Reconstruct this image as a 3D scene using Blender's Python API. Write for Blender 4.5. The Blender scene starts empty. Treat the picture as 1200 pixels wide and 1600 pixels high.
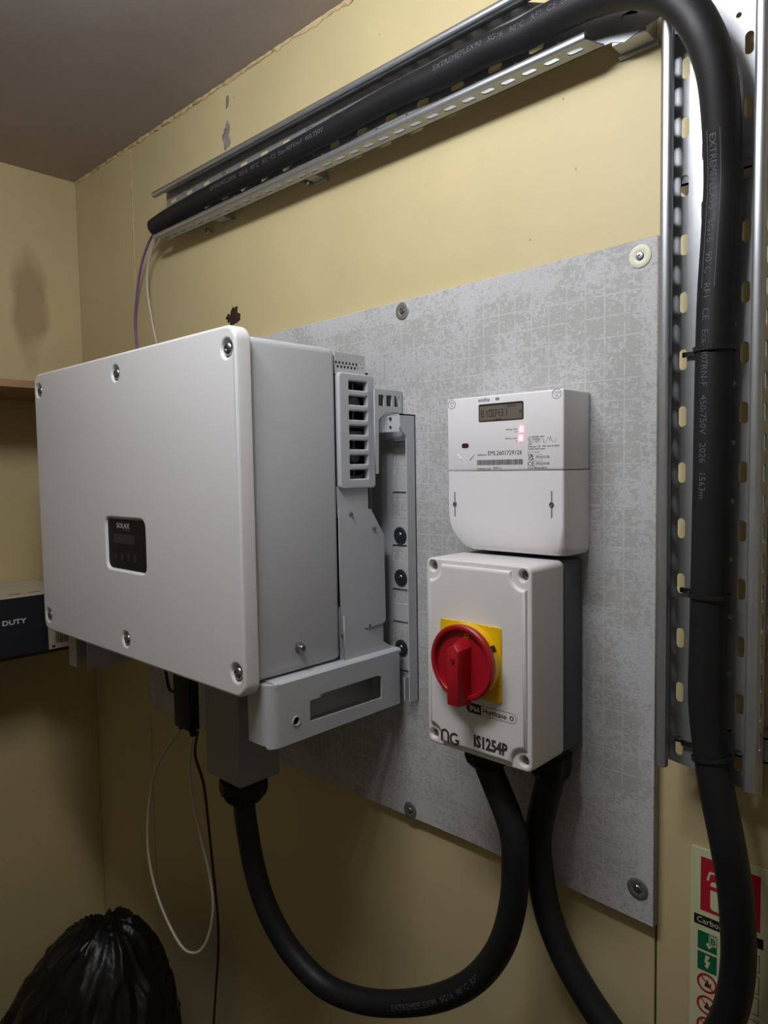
import bpy, bmesh, math, random
from mathutils import Vector, Matrix, noise
PI = math.pi
random.seed(7)

# ------------------------------------------------------------------ camera, world, lights, exposure
CAM = Vector((0.0, -0.83, 1.5))
F_PX = 1107.92576
RIGHT = Vector((0.72680751, 0.68666294, -0.01564786))
DOWN = Vector((0.03099081, -0.05554476, -0.99797512))
FWD = Vector((-0.68614169, 0.72485087, -0.06165059))
scene = bpy.context.scene
cam_data = bpy.data.cameras.new('camera')
cam = bpy.data.objects.new('camera', cam_data)
scene.collection.objects.link(cam)
rot = Matrix((RIGHT, -DOWN, -FWD)).transposed()
cam.matrix_world = Matrix.Translation(CAM) @ rot.to_4x4()
cam_data.sensor_fit = 'VERTICAL'
cam_data.sensor_height = 24.0
cam_data.lens = F_PX / 1600 * 24.0
cam_data.clip_start = 0.01
scene.camera = cam

world = bpy.data.worlds.new('world')
scene.world = world
world.use_nodes = True
world.node_tree.nodes['Background'].inputs[0].default_value = (0.9, 0.95, 1.0, 1)
world.node_tree.nodes['Background'].inputs[1].default_value = 0.02

# short ceiling batten just above the frame, as four bulbs in a row
for k, bx_pos in enumerate((-0.72, -0.60, -0.48, -0.36)):
    lamp = bpy.data.lights.new('ceiling_bulb', 'POINT')
    lamp.energy = 5.4
    lamp.color = (0.93, 0.965, 1.0)
    lamp.shadow_soft_size = 0.05
    lo = bpy.data.objects.new('ceiling_bulb', lamp)
    scene.collection.objects.link(lo)
    lo.location = (bx_pos, -0.66, 2.165)
# weak cool fill lamp, added to lift the shadows; no real source there
fill = bpy.data.lights.new('fill_light', 'AREA')
fill.shape = 'RECTANGLE'; fill.size = 0.8; fill.size_y = 1.9
fill.energy = 0.4
fill.color = (0.86, 0.93, 1.0)
fo = bpy.data.objects.new('fill_light', fill)
scene.collection.objects.link(fo)
fo.location = (0.95, -1.4, 1.05)
fo.rotation_euler = (0, math.radians(90), 0)
scene.view_settings.view_transform = 'Standard'
scene.view_settings.look = 'None'
scene.view_settings.gamma = 1.0
scene.view_settings.use_curve_mapping = False
scene.view_settings.exposure = 0.0

# ------------------------------------------------------------------ helpers
COL = scene.collection
def ray(px, py):
    return RIGHT * ((px - 600) / F_PX) + DOWN * ((py - 800) / F_PX) + FWD
def at(px, py, y):
    d = ray(px, py); return CAM + d * ((y - CAM.y) / d.y)
def atx(px, py, x):
    d = ray(px, py); return CAM + d * ((x - CAM.x) / d.x)
def lin(c):
    return tuple(((v / 255) / 12.92 if v / 255 <= 0.04045 else ((v / 255 + 0.055) / 1.055) ** 2.4) for v in c)

def mat(name, rgb, rough=0.5, metal=0.0, spec=0.5, bump=0.0, bscale=200.0, var=0.0, vscale=8.0, emit=None, estr=0.0, coat=0.0):
    m = bpy.data.materials.new(name); m.use_nodes = True
    nt = m.node_tree; b = nt.nodes['Principled BSDF']
    c = lin(rgb) + (1,)
    b.inputs['Base Color'].default_value = c
    b.inputs['Roughness'].default_value = rough
    b.inputs['Metallic'].default_value = metal
    b.inputs['Specular IOR Level'].default_value = spec
    b.inputs['Coat Weight'].default_value = coat
    if emit:
        b.inputs['Emission Color'].default_value = lin(emit) + (1,)
        b.inputs['Emission Strength'].default_value = estr
    tc = nt.nodes.new('ShaderNodeTexCoord')
    if var:
        n = nt.nodes.new('ShaderNodeTexNoise'); n.inputs['Scale'].default_value = vscale; n.inputs['Detail'].default_value = 6
        nt.links.new(tc.outputs['Object'], n.inputs['Vector'])
        r = nt.nodes.new('ShaderNodeValToRGB')
        r.color_ramp.elements[0].position = 0.3; r.color_ramp.elements[1].position = 0.7
        r.color_ramp.elements[0].color = tuple(v * (1 - var) for v in c[:3]) + (1,)
        r.color_ramp.elements[1].color = tuple(min(1, v * (1 + var)) for v in c[:3]) + (1,)
        nt.links.new(n.outputs['Fac'], r.inputs['Fac']); nt.links.new(r.outputs['Color'], b.inputs['Base Color'])
    if bump:
        n = nt.nodes.new('ShaderNodeTexNoise'); n.inputs['Scale'].default_value = bscale; n.inputs['Detail'].default_value = 3
        nt.links.new(tc.outputs['Object'], n.inputs['Vector'])
        bp = nt.nodes.new('ShaderNodeBump'); bp.inputs['Strength'].default_value = bump; bp.inputs['Distance'].default_value = 0.001
        nt.links.new(n.outputs['Fac'], bp.inputs['Height']); nt.links.new(bp.outputs['Normal'], b.inputs['Normal'])
    return m

class NT:
    """tiny node-graph helper"""
    def __init__(s, m): s.t = m.node_tree; s.b = s.t.nodes['Principled BSDF']
    def n(s, kind, **k):
        nd = s.t.nodes.new(kind)
        for a, v in k.items(): setattr(nd, a, v)
        return nd
    def l(s, a, b): s.t.links.new(a, b)
    def math(s, op, a, b=None, c=None):
        nd = s.t.nodes.new('ShaderNodeMath'); nd.operation = op
        for i, v in enumerate((a, b, c)):
            if v is None: continue
            if isinstance(v, (int, float)): nd.inputs[i].default_value = v
            else: s.l(v, nd.inputs[i])
        return nd.outputs[0]
    def noise(s, vec, scale, detail=3, rough=0.5):
        nd = s.n('ShaderNodeTexNoise'); nd.inputs['Scale'].default_value = scale
        nd.inputs['Detail'].default_value = detail; nd.inputs['Roughness'].default_value = rough
        s.l(vec, nd.inputs['Vector']); return nd.outputs['Fac']
    def step(s, v, a, b):
        nd = s.n('ShaderNodeMapRange'); nd.clamp = True
        nd.inputs['From Min'].default_value = a; nd.inputs['From Max'].default_value = b
        s.l(v, nd.inputs['Value']); return nd.outputs['Result']
    def mix(s, f, a, b):
        nd = s.n('ShaderNodeMix', data_type='RGBA')
        if isinstance(f, (int, float)): nd.inputs[0].default_value = f
        else: s.l(f, nd.inputs[0])
        for i, v in ((6, a), (7, b)):
            if isinstance(v, tuple): nd.inputs[i].default_value = v + (1,)
            else: s.l(v, nd.inputs[i])
        return nd.outputs[2]
    def geo(s):
        g = s.n('ShaderNodeNewGeometry'); sp = s.n('ShaderNodeSeparateXYZ'); s.l(g.outputs['Position'], sp.inputs[0])
        return g.outputs['Position'], sp.outputs[0], sp.outputs[1], sp.outputs[2]
    def bump(s, h, strength=0.3, dist=0.002):
        bp = s.n('ShaderNodeBump'); bp.inputs['Strength'].default_value = strength; bp.inputs['Distance'].default_value = dist
        s.l(h, bp.inputs['Height']); s.l(bp.outputs['Normal'], s.b.inputs['Normal'])

def empty(name, loc):
    o = bpy.data.objects.new(name, None); COL.objects.link(o); o.location = loc; o.empty_display_size = 0.05
    return o
def root_of(o):
    while o.parent: o = o.parent
    return o
def obj(name, me, m, parent=None, origin=None, smooth=False):
    """link world-space mesh `me` as one object; children are stored relative to the root's origin"""
    if isinstance(me, bmesh.types.BMesh):
        bm = me; me = bpy.data.meshes.new(name); bm.to_mesh(me); bm.free()
    me.name = name
    o = bpy.data.objects.new(name, me); COL.objects.link(o)
    if parent is not None:
        me.transform(Matrix.Translation(-root_of(parent).location)); o.parent = parent
    else:
        if origin is None:
            vs = [v.co for v in me.vertices]
            lo_ = [min(v[i] for v in vs) for i in range(3)]; hi = [max(v[i] for v in vs) for i in range(3)]
            origin = Vector(((lo_[0] + hi[0]) / 2, (lo_[1] + hi[1]) / 2, lo_[2]))
        me.transform(Matrix.Translation(-Vector(origin))); o.location = origin
    me.materials.clear(); me.materials.append(m)
    if smooth:
        for p in me.polygons: p.use_smooth = True
    return o
def tag(o, label=None, cat=None, group=None, kind=None):
    if label: o['label'] = label
    if cat: o['category'] = cat
    if group: o['group'] = group
    if kind: o['kind'] = kind
    return o
def smooth_sharp(o, ang=35):
    me = o.data
    for p in me.polygons: p.use_smooth = True
    bm = bmesh.new(); bm.from_mesh(me)
    for e in bm.edges:
        if len(e.link_faces) == 2 and e.calc_face_angle(0) > math.radians(ang): e.smooth = False
    bm.to_mesh(me); bm.free()
    return o

def bm_box(x0, x1, y0, y1, z0, z1, r=0.0, seg=2, bm=None):
    new = bmesh.new()
    bmesh.ops.create_cube(new, size=1)
    for v in new.verts:
        v.co = Vector(((x0 + x1) / 2 + v.co.x * (x1 - x0), (y0 + y1) / 2 + v.co.y * (y1 - y0), (z0 + z1) / 2 + v.co.z * (z1 - z0)))
    if r: bmesh.ops.bevel(new, geom=new.edges[:], offset=r, segments=seg, profile=0.5, affect='EDGES')
    if bm is None: return new
    me = bpy.data.meshes.new('t'); new.to_mesh(me); new.free(); bm.from_mesh(me); bpy.data.meshes.remove(me)
    return bm
def join(*ms):
    bm = bmesh.new()
    for m in ms:
        if isinstance(m, bmesh.types.BMesh):
            me = bpy.data.meshes.new('t'); m.to_mesh(me); m.free(); bm.from_mesh(me); bpy.data.meshes.remove(me)
        else:
            bm.from_mesh(m); bpy.data.meshes.remove(m)
    return bm

PL = {'y': Matrix(((1, 0, 0), (0, 0, -1), (0, 1, 0))),      # local x->+x, y->+z, normal -y
      'x': Matrix(((0, 0, 1), (1, 0, 0), (0, 1, 0))),       # local x->+y, y->+z, normal +x
      'z': Matrix(((1, 0, 0), (0, 1, 0), (0, 0, 1))),
      '-z': Matrix(((1, 0, 0), (0, -1, 0), (0, 0, -1)))}
OFFV = {'y': (0, 1, 0), 'x': (1, 0, 0), 'z': (0, 0, 1), '-z': (0, 0, 1)}
def to_plane(me, plane, off):
    me.transform(Matrix.Translation(Vector(OFFV[plane]) * off) @ PL[plane].to_4x4())
    return me
def rrect(x0, x1, y0, y1, r=0.0, n=5):
    if r <= 0: return [(x0, y0), (x1, y0), (x1, y1), (x0, y1)]
    out = []
    for cx, cy, a0 in ((x1 - r, y0 + r, -90), (x1 - r, y1 - r, 0), (x0 + r, y1 - r, 90), (x0 + r, y0 + r, 180)):
        for k in range(n + 1):
            a = math.radians(a0 + 90 * k / n); out.append((cx + r * math.cos(a), cy + r * math.sin(a)))
    return out
def circ(cx, cy, r, n=16, ry=None):
    ry = ry or r
    return [(cx + r * math.cos(2 * PI * k / n), cy + ry * math.sin(2 * PI * k / n)) for k in range(n)]
def slot(cx, cy, w, h, ang=0, n=5):
    """obround slot; w x h overall"""
    r = min(w, h) / 2; pts = rrect(-w / 2, w / 2, -h / 2, h / 2, r * 0.98, n)
    c, s = math.cos(ang), math.sin(ang)
    return [(cx + x * c - y * s, cy + x * s + y * c) for x, y in pts]
def plate(outline, holes=(), t=0.002, plane='y', off=0.0, bev=0.0, bres=2):
    """flat plate with real holes; front face at `off` on `plane`, thickness behind it"""
    cu = bpy.data.curves.new('t', 'CURVE'); cu.dimensions = '2D'; cu.fill_mode = 'BOTH'
    for pts in [outline] + list(holes):
        sp = cu.splines.new('POLY'); sp.points.add(len(pts) - 1); sp.use_cyclic_u = True
        for p, (x, y) in zip(sp.points, pts): p.co = (x, y, 0, 1)
    cu.extrude = max(t / 2 - bev, 1e-5); cu.bevel_depth = bev; cu.bevel_resolution = bres; cu.offset = -bev
    ob = bpy.data.objects.new('t', cu)
    me = bpy.data.meshes.new_from_object(ob)
    bpy.data.objects.remove(ob); bpy.data.curves.remove(cu)
    me.transform(Matrix.Translation((0, 0, -t / 2)))
    return to_plane(me, plane, off)
def text_mesh(s, size, u, v, plane='y', off=0.0, align='LEFT', bold=0.0, t=0.0002, sx=1.0, mirror=False, ang=0.0):
    cu = bpy.data.curves.new('t', 'FONT'); cu.body = s; cu.size = size; cu.align_x = align
    cu.extrude = t / 2; cu.offset = bold * size; cu.resolution_u = 2
    ob = bpy.data.objects.new('t', cu)
    me = bpy.data.meshes.new_from_object(ob)
    bpy.data.objects.remove(ob); bpy.data.curves.remove(cu)
    me.transform(Matrix.Diagonal((-sx if mirror else sx, 1, 1, 1)))
    if mirror: me.flip_normals()
    me.transform(Matrix.Translation((u, v, 0)) @ Matrix.Rotation(ang, 4, 'Z'))
    return to_plane(me, plane, off)
def lathe(c, axis, prof, n=24, squash=None, hexn=None):
    """surface of revolution; prof = [(radius, distance along axis)]"""
    c = Vector(c); a = Vector(axis).normalized()
    u = a.orthogonal().normalized()
    if abs(a.z) < 0.9: u = a.cross(Vector((0, 0, 1))).normalized()
    w = a.cross(u)
    bm = bmesh.new(); rings = []
    for r, h in prof:
        if r < 1e-6: rings.append([bm.verts.new(c + a * h)]); continue
        rings.append([bm.verts.new(c + a * h + u * r * math.cos(2 * PI * k / n) + w * r * math.sin(2 * PI * k / n)) for k in range(n)])
    for A, B in zip(rings, rings[1:]):
        for k in range(n):
            k2 = (k + 1) % n
            if len(A) == 1 and len(B) == 1: continue
            if len(A) == 1: bm.faces.new((A[0], B[k2], B[k]))
            elif len(B) == 1: bm.faces.new((A[k], A[k2], B[0]))
            else: bm.faces.new((A[k], A[k2], B[k2], B[k]))
    for R_ in (rings[0], rings[-1]):
        if len(R_) > 1: bm.faces.new(R_)
    bmesh.ops.recalc_face_normals(bm, faces=bm.faces[:])
    return bm
def catmull(pts, sub=10):
    P = [Vector(p) for p in pts]; P = [P[0] * 2 - P[1]] + P + [P[-1] * 2 - P[-2]]
    out = []
    for i in range(1, len(P) - 2):
        a, b, c, d = P[i - 1:i + 3]
        for k in range(sub):
            t = k / sub
            out.append(0.5 * ((2 * b) + (c - a) * t + (2 * a - 5 * b + 4 * c - d) * t * t + (3 * b - a - 3 * c + d) * t ** 3))
    out.append(P[-2]); return out
def tube(pts, r, n=20, sub=10, ref=(0.45, -1, 0.0)):
    """r: number or list per control point; returns bm and frames"""
    path = catmull(pts, sub) if sub > 1 else [Vector(p) for p in pts]
    N = len(path)
    if isinstance(r, (int, float)): rad = [r] * N
    else:
        rad = []
        for i in range(N):
            f = i / (N - 1) * (len(r) - 1); k = min(int(f), len(r) - 2); rad.append(r[k] * (1 - f + k) + r[k + 1] * (f - k))
    ref = Vector(ref).normalized(); fr = []; bm = bmesh.new(); rings = []; s = 0
    for i, p in enumerate(path):
        t = (path[min(i + 1, N - 1)] - path[max(i - 1, 0)]).normalized()
        nrm = (ref - t * ref.dot(t)).normalized(); bi = t.cross(nrm)
        if i: s += (p - path[i - 1]).length
        fr.append((s, p, t, nrm, bi, rad[i]))
        rings.append([bm.verts.new(p + (nrm * math.cos(2 * PI * k / n) + bi * math.sin(2 * PI * k / n)) * rad[i]) for k in range(n)])
    for A, B in zip(rings, rings[1:]):
        for k in range(n):
            bm.faces.new((A[k], A[(k + 1) % n], B[(k + 1) % n], B[k]))
    bm.faces.new(rings[0][::-1]); bm.faces.new(rings[-1])
    bmesh.ops.recalc_face_normals(bm, faces=bm.faces[:])
    return bm, fr
def wrap_text(fr, s0, ang, txt, size, sx=1.0, flip=-1, lift=0.0002):
    """print text along a tube; ang = angle from the frame normal"""
    me = text_mesh(txt, size, 0, 0, 'z', 0, t=0.00005, sx=sx)
    for v in me.vertices:
        s = s0 + v.co.x; k = 0
        while k < len(fr) - 2 and fr[k + 1][0] < s: k += 1
        a, b = fr[k], fr[k + 1]; f = (s - a[0]) / max(1e-9, b[0] - a[0])
        p = a[1].lerp(b[1], f); nn = a[3].lerp(b[3], f).normalized(); bb = a[4].lerp(b[4], f).normalized(); r = a[5] + lift
        th = ang + flip * v.co.y / r
        v.co = p + (nn * math.cos(th) + bb * math.sin(th)) * r
    return me

# ------------------------------------------------------------------ materials
def wall_mat(name, rgb, stains=False):
    m = mat(name, rgb, 0.55); g = NT(m); pos, X, Y, Z = g.geo()
    c = lin(rgb)
    big = g.noise(pos, 3.0, 5); fine = g.noise(pos, 60, 4)
    col = g.mix(g.step(big, 0.3, 0.7), tuple(v * 0.9 for v in c), tuple(min(1, v * 1.06) for v in c))
    col = g.mix(g.math('MULTIPLY', g.step(fine, 0.62, 0.75), 0.10), col, tuple(v * 0.6 for v in c))
    # small chips and dark specks
    vo = g.n('ShaderNodeTexVoronoi'); vo.inputs['Scale'].default_value = 26; g.l(pos, vo.inputs['Vector'])
    sp = g.math('MULTIPLY', g.math('LESS_THAN', vo.outputs['Distance'], 0.042), g.math('GREATER_THAN', g.noise(pos, 5.0, 2), 0.56))
    col = g.mix(g.math('MULTIPLY', sp, 0.45), col, (0.10, 0.07, 0.035))
    if stains:
        nz = g.noise(pos, 9.0, 5)
        dy = g.math('DIVIDE', g.math('ADD', Y, 0.125), 0.05); dz = g.math('DIVIDE', g.math('SUBTRACT', Z, 1.93), 0.16)
        d = g.math('ADD', g.math('MULTIPLY', dy, dy), g.math('MULTIPLY', dz, dz))
        k = g.step(g.math('ADD', d, g.math('MULTIPLY', nz, 2.6)), 2.3, 1.5)
        col = g.mix(g.math('MULTIPLY', k, 0.5), col, lin((120, 88, 72)))
    g.l(col, g.b.inputs['Base Color'])
    # plywood grain / brushed paint relief with scattered dents
    mp = g.n('ShaderNodeMapping'); mp.inputs['Scale'].default_value = (18, 18, 120); g.l(pos, mp.inputs['Vector'])
    gr = g.noise(mp.outputs[0], 1.0, 3)
    h = g.math('ADD', g.math('MULTIPLY', gr, 0.25), g.math('MULTIPLY', fine, 0.35))
    dent = g.math('MULTIPLY', g.step(vo.outputs['Distance'], 0.12, 0.02), g.step(g.noise(pos, 4.0, 2), 0.5, 0.62))
    h = g.math('SUBTRACT', h, g.math('MULTIPLY', dent, 0.6))
    h = g.math('ADD', h, g.math('MULTIPLY', g.noise(pos, 9, 2), 1.4))
    g.bump(h, 0.35, 0.0016)
    return m
M = {}
M['wall'] = wall_mat('yellow_wall_paint', (205, 189, 144))
M['wall_left'] = wall_mat('yellow_wall_paint_stained', (198, 180, 134), True)
M['gap'] = mat('joint_gap', (70, 40, 32), 0.9)
M['filler'] = mat('joint_filler', (205, 180, 135), 0.8, bump=0.6, bscale=160, var=0.15, vscale=40)
M['ceiling'] = mat('ceiling_paint', (168, 158, 157), 0.8, bump=0.25, bscale=90, var=0.08, vscale=4)
M['floor'] = mat('floor_concrete', (62, 56, 52), 0.8, bump=0.4, bscale=60, var=0.15, vscale=9)
M['darkhole'] = mat('torn_hole', (52, 34, 24), 0.95, bump=1.0, bscale=300, var=0.5, vscale=160)
M['filler_grey'] = mat('grey_filler', (140, 132, 125), 0.9, bump=0.8, bscale=200, var=0.3, vscale=60)
M['wood'] = mat('shelf_wood', (150, 116, 84), 0.7, bump=0.4, bscale=120, var=0.12, vscale=30)
M['galv'] = mat('galvanised_steel', (172, 175, 179), 0.42, 0.6, var=0.10, vscale=35, bump=0.08, bscale=120)
M['galv_edge'] = mat('galvanised_rolled_lip', (184, 188, 194), 0.36, 0.85, var=0.06, vscale=50)
M['zinc'] = mat('zinc_screw', (165, 166, 170), 0.3, 1.0)
M['dark_recess'] = mat('dark_recess', (16, 16, 17), 0.7)
M['inv_white'] = mat('powder_coat_white', (222, 222, 223), 0.42, bump=0.10, bscale=900)
M['inv_grey'] = mat('powder_coat_grey', (186, 188, 192), 0.45, bump=0.10, bscale=900)
M['inv_inner'] = mat('heat_sink_black', (44, 44, 50), 0.5, 0.3)
M['fan'] = mat('fan_plastic', (60, 60, 66), 0.45)
M['panel_black'] = mat('glossy_panel_black', (18, 18, 22), 0.5, spec=0.25)
M['screen'] = mat('unlit_lcd', (44, 40, 37), 0.5)
M['print_light'] = mat('print_light', (190, 190, 190), 0.6)
M['print_faint'] = mat('print_faint', (84, 84, 90), 0.6)
M['plastic_grey'] = mat('terminal_box_plastic', (140, 138, 134), 0.55, bump=0.1, bscale=700)
M['black_rubber'] = mat('black_rubber', (26, 26, 29), 0.52, spec=0.4, bump=0.12, bscale=160, var=0.15, vscale=20)
M['black_plastic'] = mat('black_nylon', (19, 20, 26), 0.5, spec=0.3)
M['cable_print'] = mat('cable_print', (128, 128, 138), 0.7)
M['meter'] = mat('meter_white', (232, 230, 232), 0.38)
M['ink'] = mat('black_ink', (52, 50, 54), 0.7)
M['ink_light'] = mat('grey_ink', (128, 128, 134), 0.7)
M['lcd'] = mat('meter_lcd', (112, 104, 94), 0.25)
M['lcd_dark'] = mat('lcd_segment', (72, 66, 60), 0.4)
M['lcd_frame'] = mat('lcd_frame', (38, 34, 34), 0.3)
M['led'] = mat('red_led', (255, 120, 120), 0.4, emit=(255, 120, 130), estr=4.0)
M['ir_port'] = mat('ir_port', (66, 30, 44), 0.2)
M['switch'] = mat('switch_grey_white', (224, 222, 220), 0.36, bump=0.12, bscale=1100)
M['switch_base'] = mat('switch_base_slate', (82, 84, 92), 0.5, bump=0.1, bscale=900)
M['yellow'] = mat('yellow_plastic', (232, 190, 12), 0.38)
M['red'] = mat('red_plastic', (166, 16, 32), 0.42)
M['red_dark'] = mat('red_recess', (140, 10, 22), 0.45)
M['tie'] = mat('cable_tie_black', (30, 28, 30), 0.4)
M['purple'] = mat('purple_sheath', (118, 92, 150), 0.5)
M['violet_dark'] = mat('dark_purple_sheath', (64, 38, 54), 0.5)
M['white_cable'] = mat('white_sheath', (196, 190, 178), 0.5)
M['washer'] = mat('galvanised_washer', (150, 150, 148), 0.45, 0.7, var=0.12, vscale=150)
M['washer_cream'] = mat('cream_washer', (222, 220, 196), 0.5)
M['washer_dark'] = mat('dark_washer', (60, 62, 70), 0.45, 0.5)
M['sign'] = mat('photoluminescent_sign', (206, 210, 168), 0.5)
M['sign_red'] = mat('sign_red', (176, 22, 44), 0.5)
M['sign_green'] = mat('sign_green', (10, 98, 66), 0.5)
M['sign_black'] = mat('sign_black', (26, 24, 26), 0.5)
M['box_black'] = mat('carton_black', (26, 28, 34), 0.5)
M['box_cream'] = mat('carton_cream', (196, 186, 164), 0.7)
M['bag'] = mat('bin_bag', (17, 17, 18), 0.38, spec=0.35)
M['bag_white'] = mat('white_scrap', (150, 150, 150), 0.6)
M['ptext'] = mat('board_print', (186, 186, 188), 0.8)

def board_mat():
    m = mat('cement_board', (168, 168, 170), 0.8); g = NT(m); pos, X, Y, Z = g.geo()
    base = lin((178, 178, 176)); light = lin((199, 199, 201))
    mp = g.n('ShaderNodeMapping'); mp.inputs['Scale'].default_value = (1.0, 1.0, 1.15); g.l(pos, mp.inputs['Vector'])
    patch = g.noise(mp.outputs[0], 210, 5, 0.66); broad = g.noise(pos, 14, 3); vb = g.noise(pos, 5, 2)
    th = g.math('ADD', patch, g.math('MULTIPLY', g.math('SUBTRACT', broad, 0.5), 0.55))
    k = g.step(th, 0.47, 0.56)
    # border band without grid
    ex = g.math('MINIMUM', g.math('SUBTRACT', -0.357, X), g.math('SUBTRACT', 1.722, Z))
    ez = g.math('MINIMUM', ex, g.math('SUBTRACT', Z, 0.985))
    inside = g.step(ez, -0.002, 0.002)
    k = g.math('MAXIMUM', k, g.math('MULTIPLY', g.math('SUBTRACT', 1.0, inside), g.step(th, 0.40, 0.48)))
    def lines(v, o, sc):
        f = g.math('FRACT', g.math('DIVIDE', g.math('ADD', v, o), 0.0254))
        d = g.math('ABSOLUTE', g.math('SUBTRACT', f, 0.5))
        wob = g.math('MULTIPLY', g.math('SUBTRACT', g.noise(pos, sc, 2), 0.5), 0.03)
        return g.step(g.math('ADD', d, wob), 0.455, 0.472)
    gx = lines(X, 10.0 + 0.4272 - 10.0 + 10.16 , 9); gz = lines(Z, 10.16 - 1.6786, 8)
    line = g.math('MULTIPLY', g.math('MAXIMUM', gx, gz), inside)
    line = g.math('MULTIPLY', line, g.step(g.noise(pos, 38, 3), 0.36, 0.46))
    k = g.math('MAXIMUM', k, line)
    col = g.mix(k, base, light)
    col = g.mix(g.math('MULTIPLY', g.step(g.noise(pos, 420, 3), 0.35, 0.7), 0.22), col, lin((132, 132, 132)))
    col = g.mix(g.math('MULTIPLY', g.step(vb, 0.45, 0.7), 0.12), col, lin((140, 136, 134)))
    g.l(col, g.b.inputs['Base Color'])
    g.bump(g.math('ADD', g.math('MULTIPLY', k, 0.25), g.noise(pos, 260, 3)), 0.35, 0.0008)
    return m
M['board'] = board_mat()

# ------------------------------------------------------------------ setting
XL, XR, YF, ZC = -1.868, 1.0, -2.1, 2.25
wb = tag(obj('wall_back', bm_box(XL - .06, XR + .06, 0.004, 0.07, -0.02, ZC + .06), M['gap'], origin=(0, 0.004, 0)), kind='structure',
         label='yellow painted panel wall carrying the board and trays')
for x0, x1 in ((XL, -1.5762), (-1.5738, -0.3395), (-0.3372, XR)):
    # slight bevelled panels, joints left open
    obj('wall_panel', bm_box(x0, x1, 0.0, 0.0045, 0.0, ZC, 0.0009, 1), M['wall'], wb)
obj('joint_filler', plate([(-1.5775, 1.70), (-1.5735, 1.70), (-1.5715, 1.95), (-1.5705, 2.235), (-1.5785, 2.24), (-1.5765, 1.95)], t=0.0016, off=-0.0008), M['filler'], wb)
tag(obj('wall_left', bm_box(XL - .06, XL, YF, 0.0, -0.02, ZC + .06), M['wall_left']), kind='structure')
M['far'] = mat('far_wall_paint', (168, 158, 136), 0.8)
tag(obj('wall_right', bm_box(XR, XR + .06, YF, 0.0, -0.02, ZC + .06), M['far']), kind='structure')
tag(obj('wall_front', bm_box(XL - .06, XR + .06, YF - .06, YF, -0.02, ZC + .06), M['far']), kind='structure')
tag(obj('ceiling', bm_box(XL, XR, YF, 0.0, ZC, ZC + .06), M['ceiling']), kind='structure')
tag(obj('floor', bm_box(XL, XR, YF, 0.0, -0.02, 0.0), M['floor']), kind='structure')
# ragged sealant along ceiling joint
bm = bmesh.new()
def blob(bm, c, r, sc=(1, 0.25, 1), amp=0.35, seed=0, ico=2):
    n = bmesh.new(); bmesh.ops.create_icosphere(n, subdivisions=ico, radius=1)
    for v in n.verts:
        k = 1 + amp * noise.noise(v.co * 1.7 + Vector((seed, seed * 2.3, 0)))
        v.co = Vector(c) + Vector((v.co.x * sc[0], v.co.y * sc[1], v.co.z * sc[2])) * r * k
    me = bpy.data.meshes.new('t'); n.to_mesh(me); n.free(); bm.from_mesh(me); bpy.data.meshes.remove(me)
for i in range(46):
    x = XL + 0.01 + i * 0.026
    blob(bm, (x, -0.001, ZC - 0.001), 0.008 + 0.006 * random.random(), (2.0, 0.35, 0.55), 0.8, i, 1)
obj('ceiling_joint_sealant', bm, M['filler'], wb)
bm = bmesh.new()
hc = at(366, 491, 0.0)
blob(bm, (hc.x, 0.0, hc.z - .002), 0.017, (0.9, 0.12, 0.9), 0.9, 3, 3); blob(bm, (hc.x - .018, 0, hc.z - .004), 0.009, (1, .15, .8), 1.0, 8, 3)
obj('torn_hole', bm, M['darkhole'], wb)
bm = bmesh.new(); hc = at(354, 210, 0.0)
blob(bm, (hc.x, 0.0, hc.z - .005), 0.015, (0.75, 0.10, 1.5), 0.8, 5, 3); hc = at(355, 158, 0.0); blob(bm, (hc.x, 0, hc.z), 0.008, (.7, .12, 1.4), 0.8, 6, 2)
obj('filled_hole', bm, M['filler_grey'], wb)

# ------------------------------------------------------------------ cement board
broot = empty('cement_board', (-0.945, -0.006, 0.943))
tag(broot, 'large grey cement backer board with a faint worn grid, fixed to the yellow wall', 'board')
bpts = [(-1.553, 0.944), (-1.05, 0.944), (-0.60, 0.9475), (-0.3360, 0.9395), (-0.3366, 1.35), (-0.3378, 1.7606), (-1.04, 1.7492), (-1.553, 1.7415)]
board = obj('board_sheet', plate(bpts, t=0.012, off=-0.012, bev=0.0008, bres=0), M['board'], broot)
obj('printed_lettering', text_mesh('HARDIE', 0.040, -0.648, 1.642, 'y', -0.01215, align='LEFT', bold=0.02, mirror=True), M['ptext'], broot)
def fixing(c, m, parent, r=0.0132, y=-0.012):
    w = obj('fixing_washer', lathe((c[0], y, c[1]), (0, -1, 0), [(r, 0), (r, 0.0009), (r * .9, 0.0016), (r * .42, 0.0014), (r * .36, 0.0008), (0, 0.0008)], 28), m, parent)
    smooth_sharp(w, 50)
    s = obj('screw', lathe((c[0], y - 0.0008, c[1]), (0, -1, 0), [(r * .34, 0), (r * .36, 0.0012), (r * .3, 0.002), (r * .14, 0.0022), (r * .10, 0.0008), (0, 0.0008)], 14), M['zinc'], w)
    return w
for c, m in (((-0.729, 1.738), 'washer'), ((-0.358, 1.741), 'washer_cream'), ((-0.727, 0.958), 'washer'), ((-0.356, 0.981), 'washer')):
    w = fixing(c, M[m], broot)
    if m == 'washer_cream': w['label'] = 'cream painted washer in the top right corner'

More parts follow.
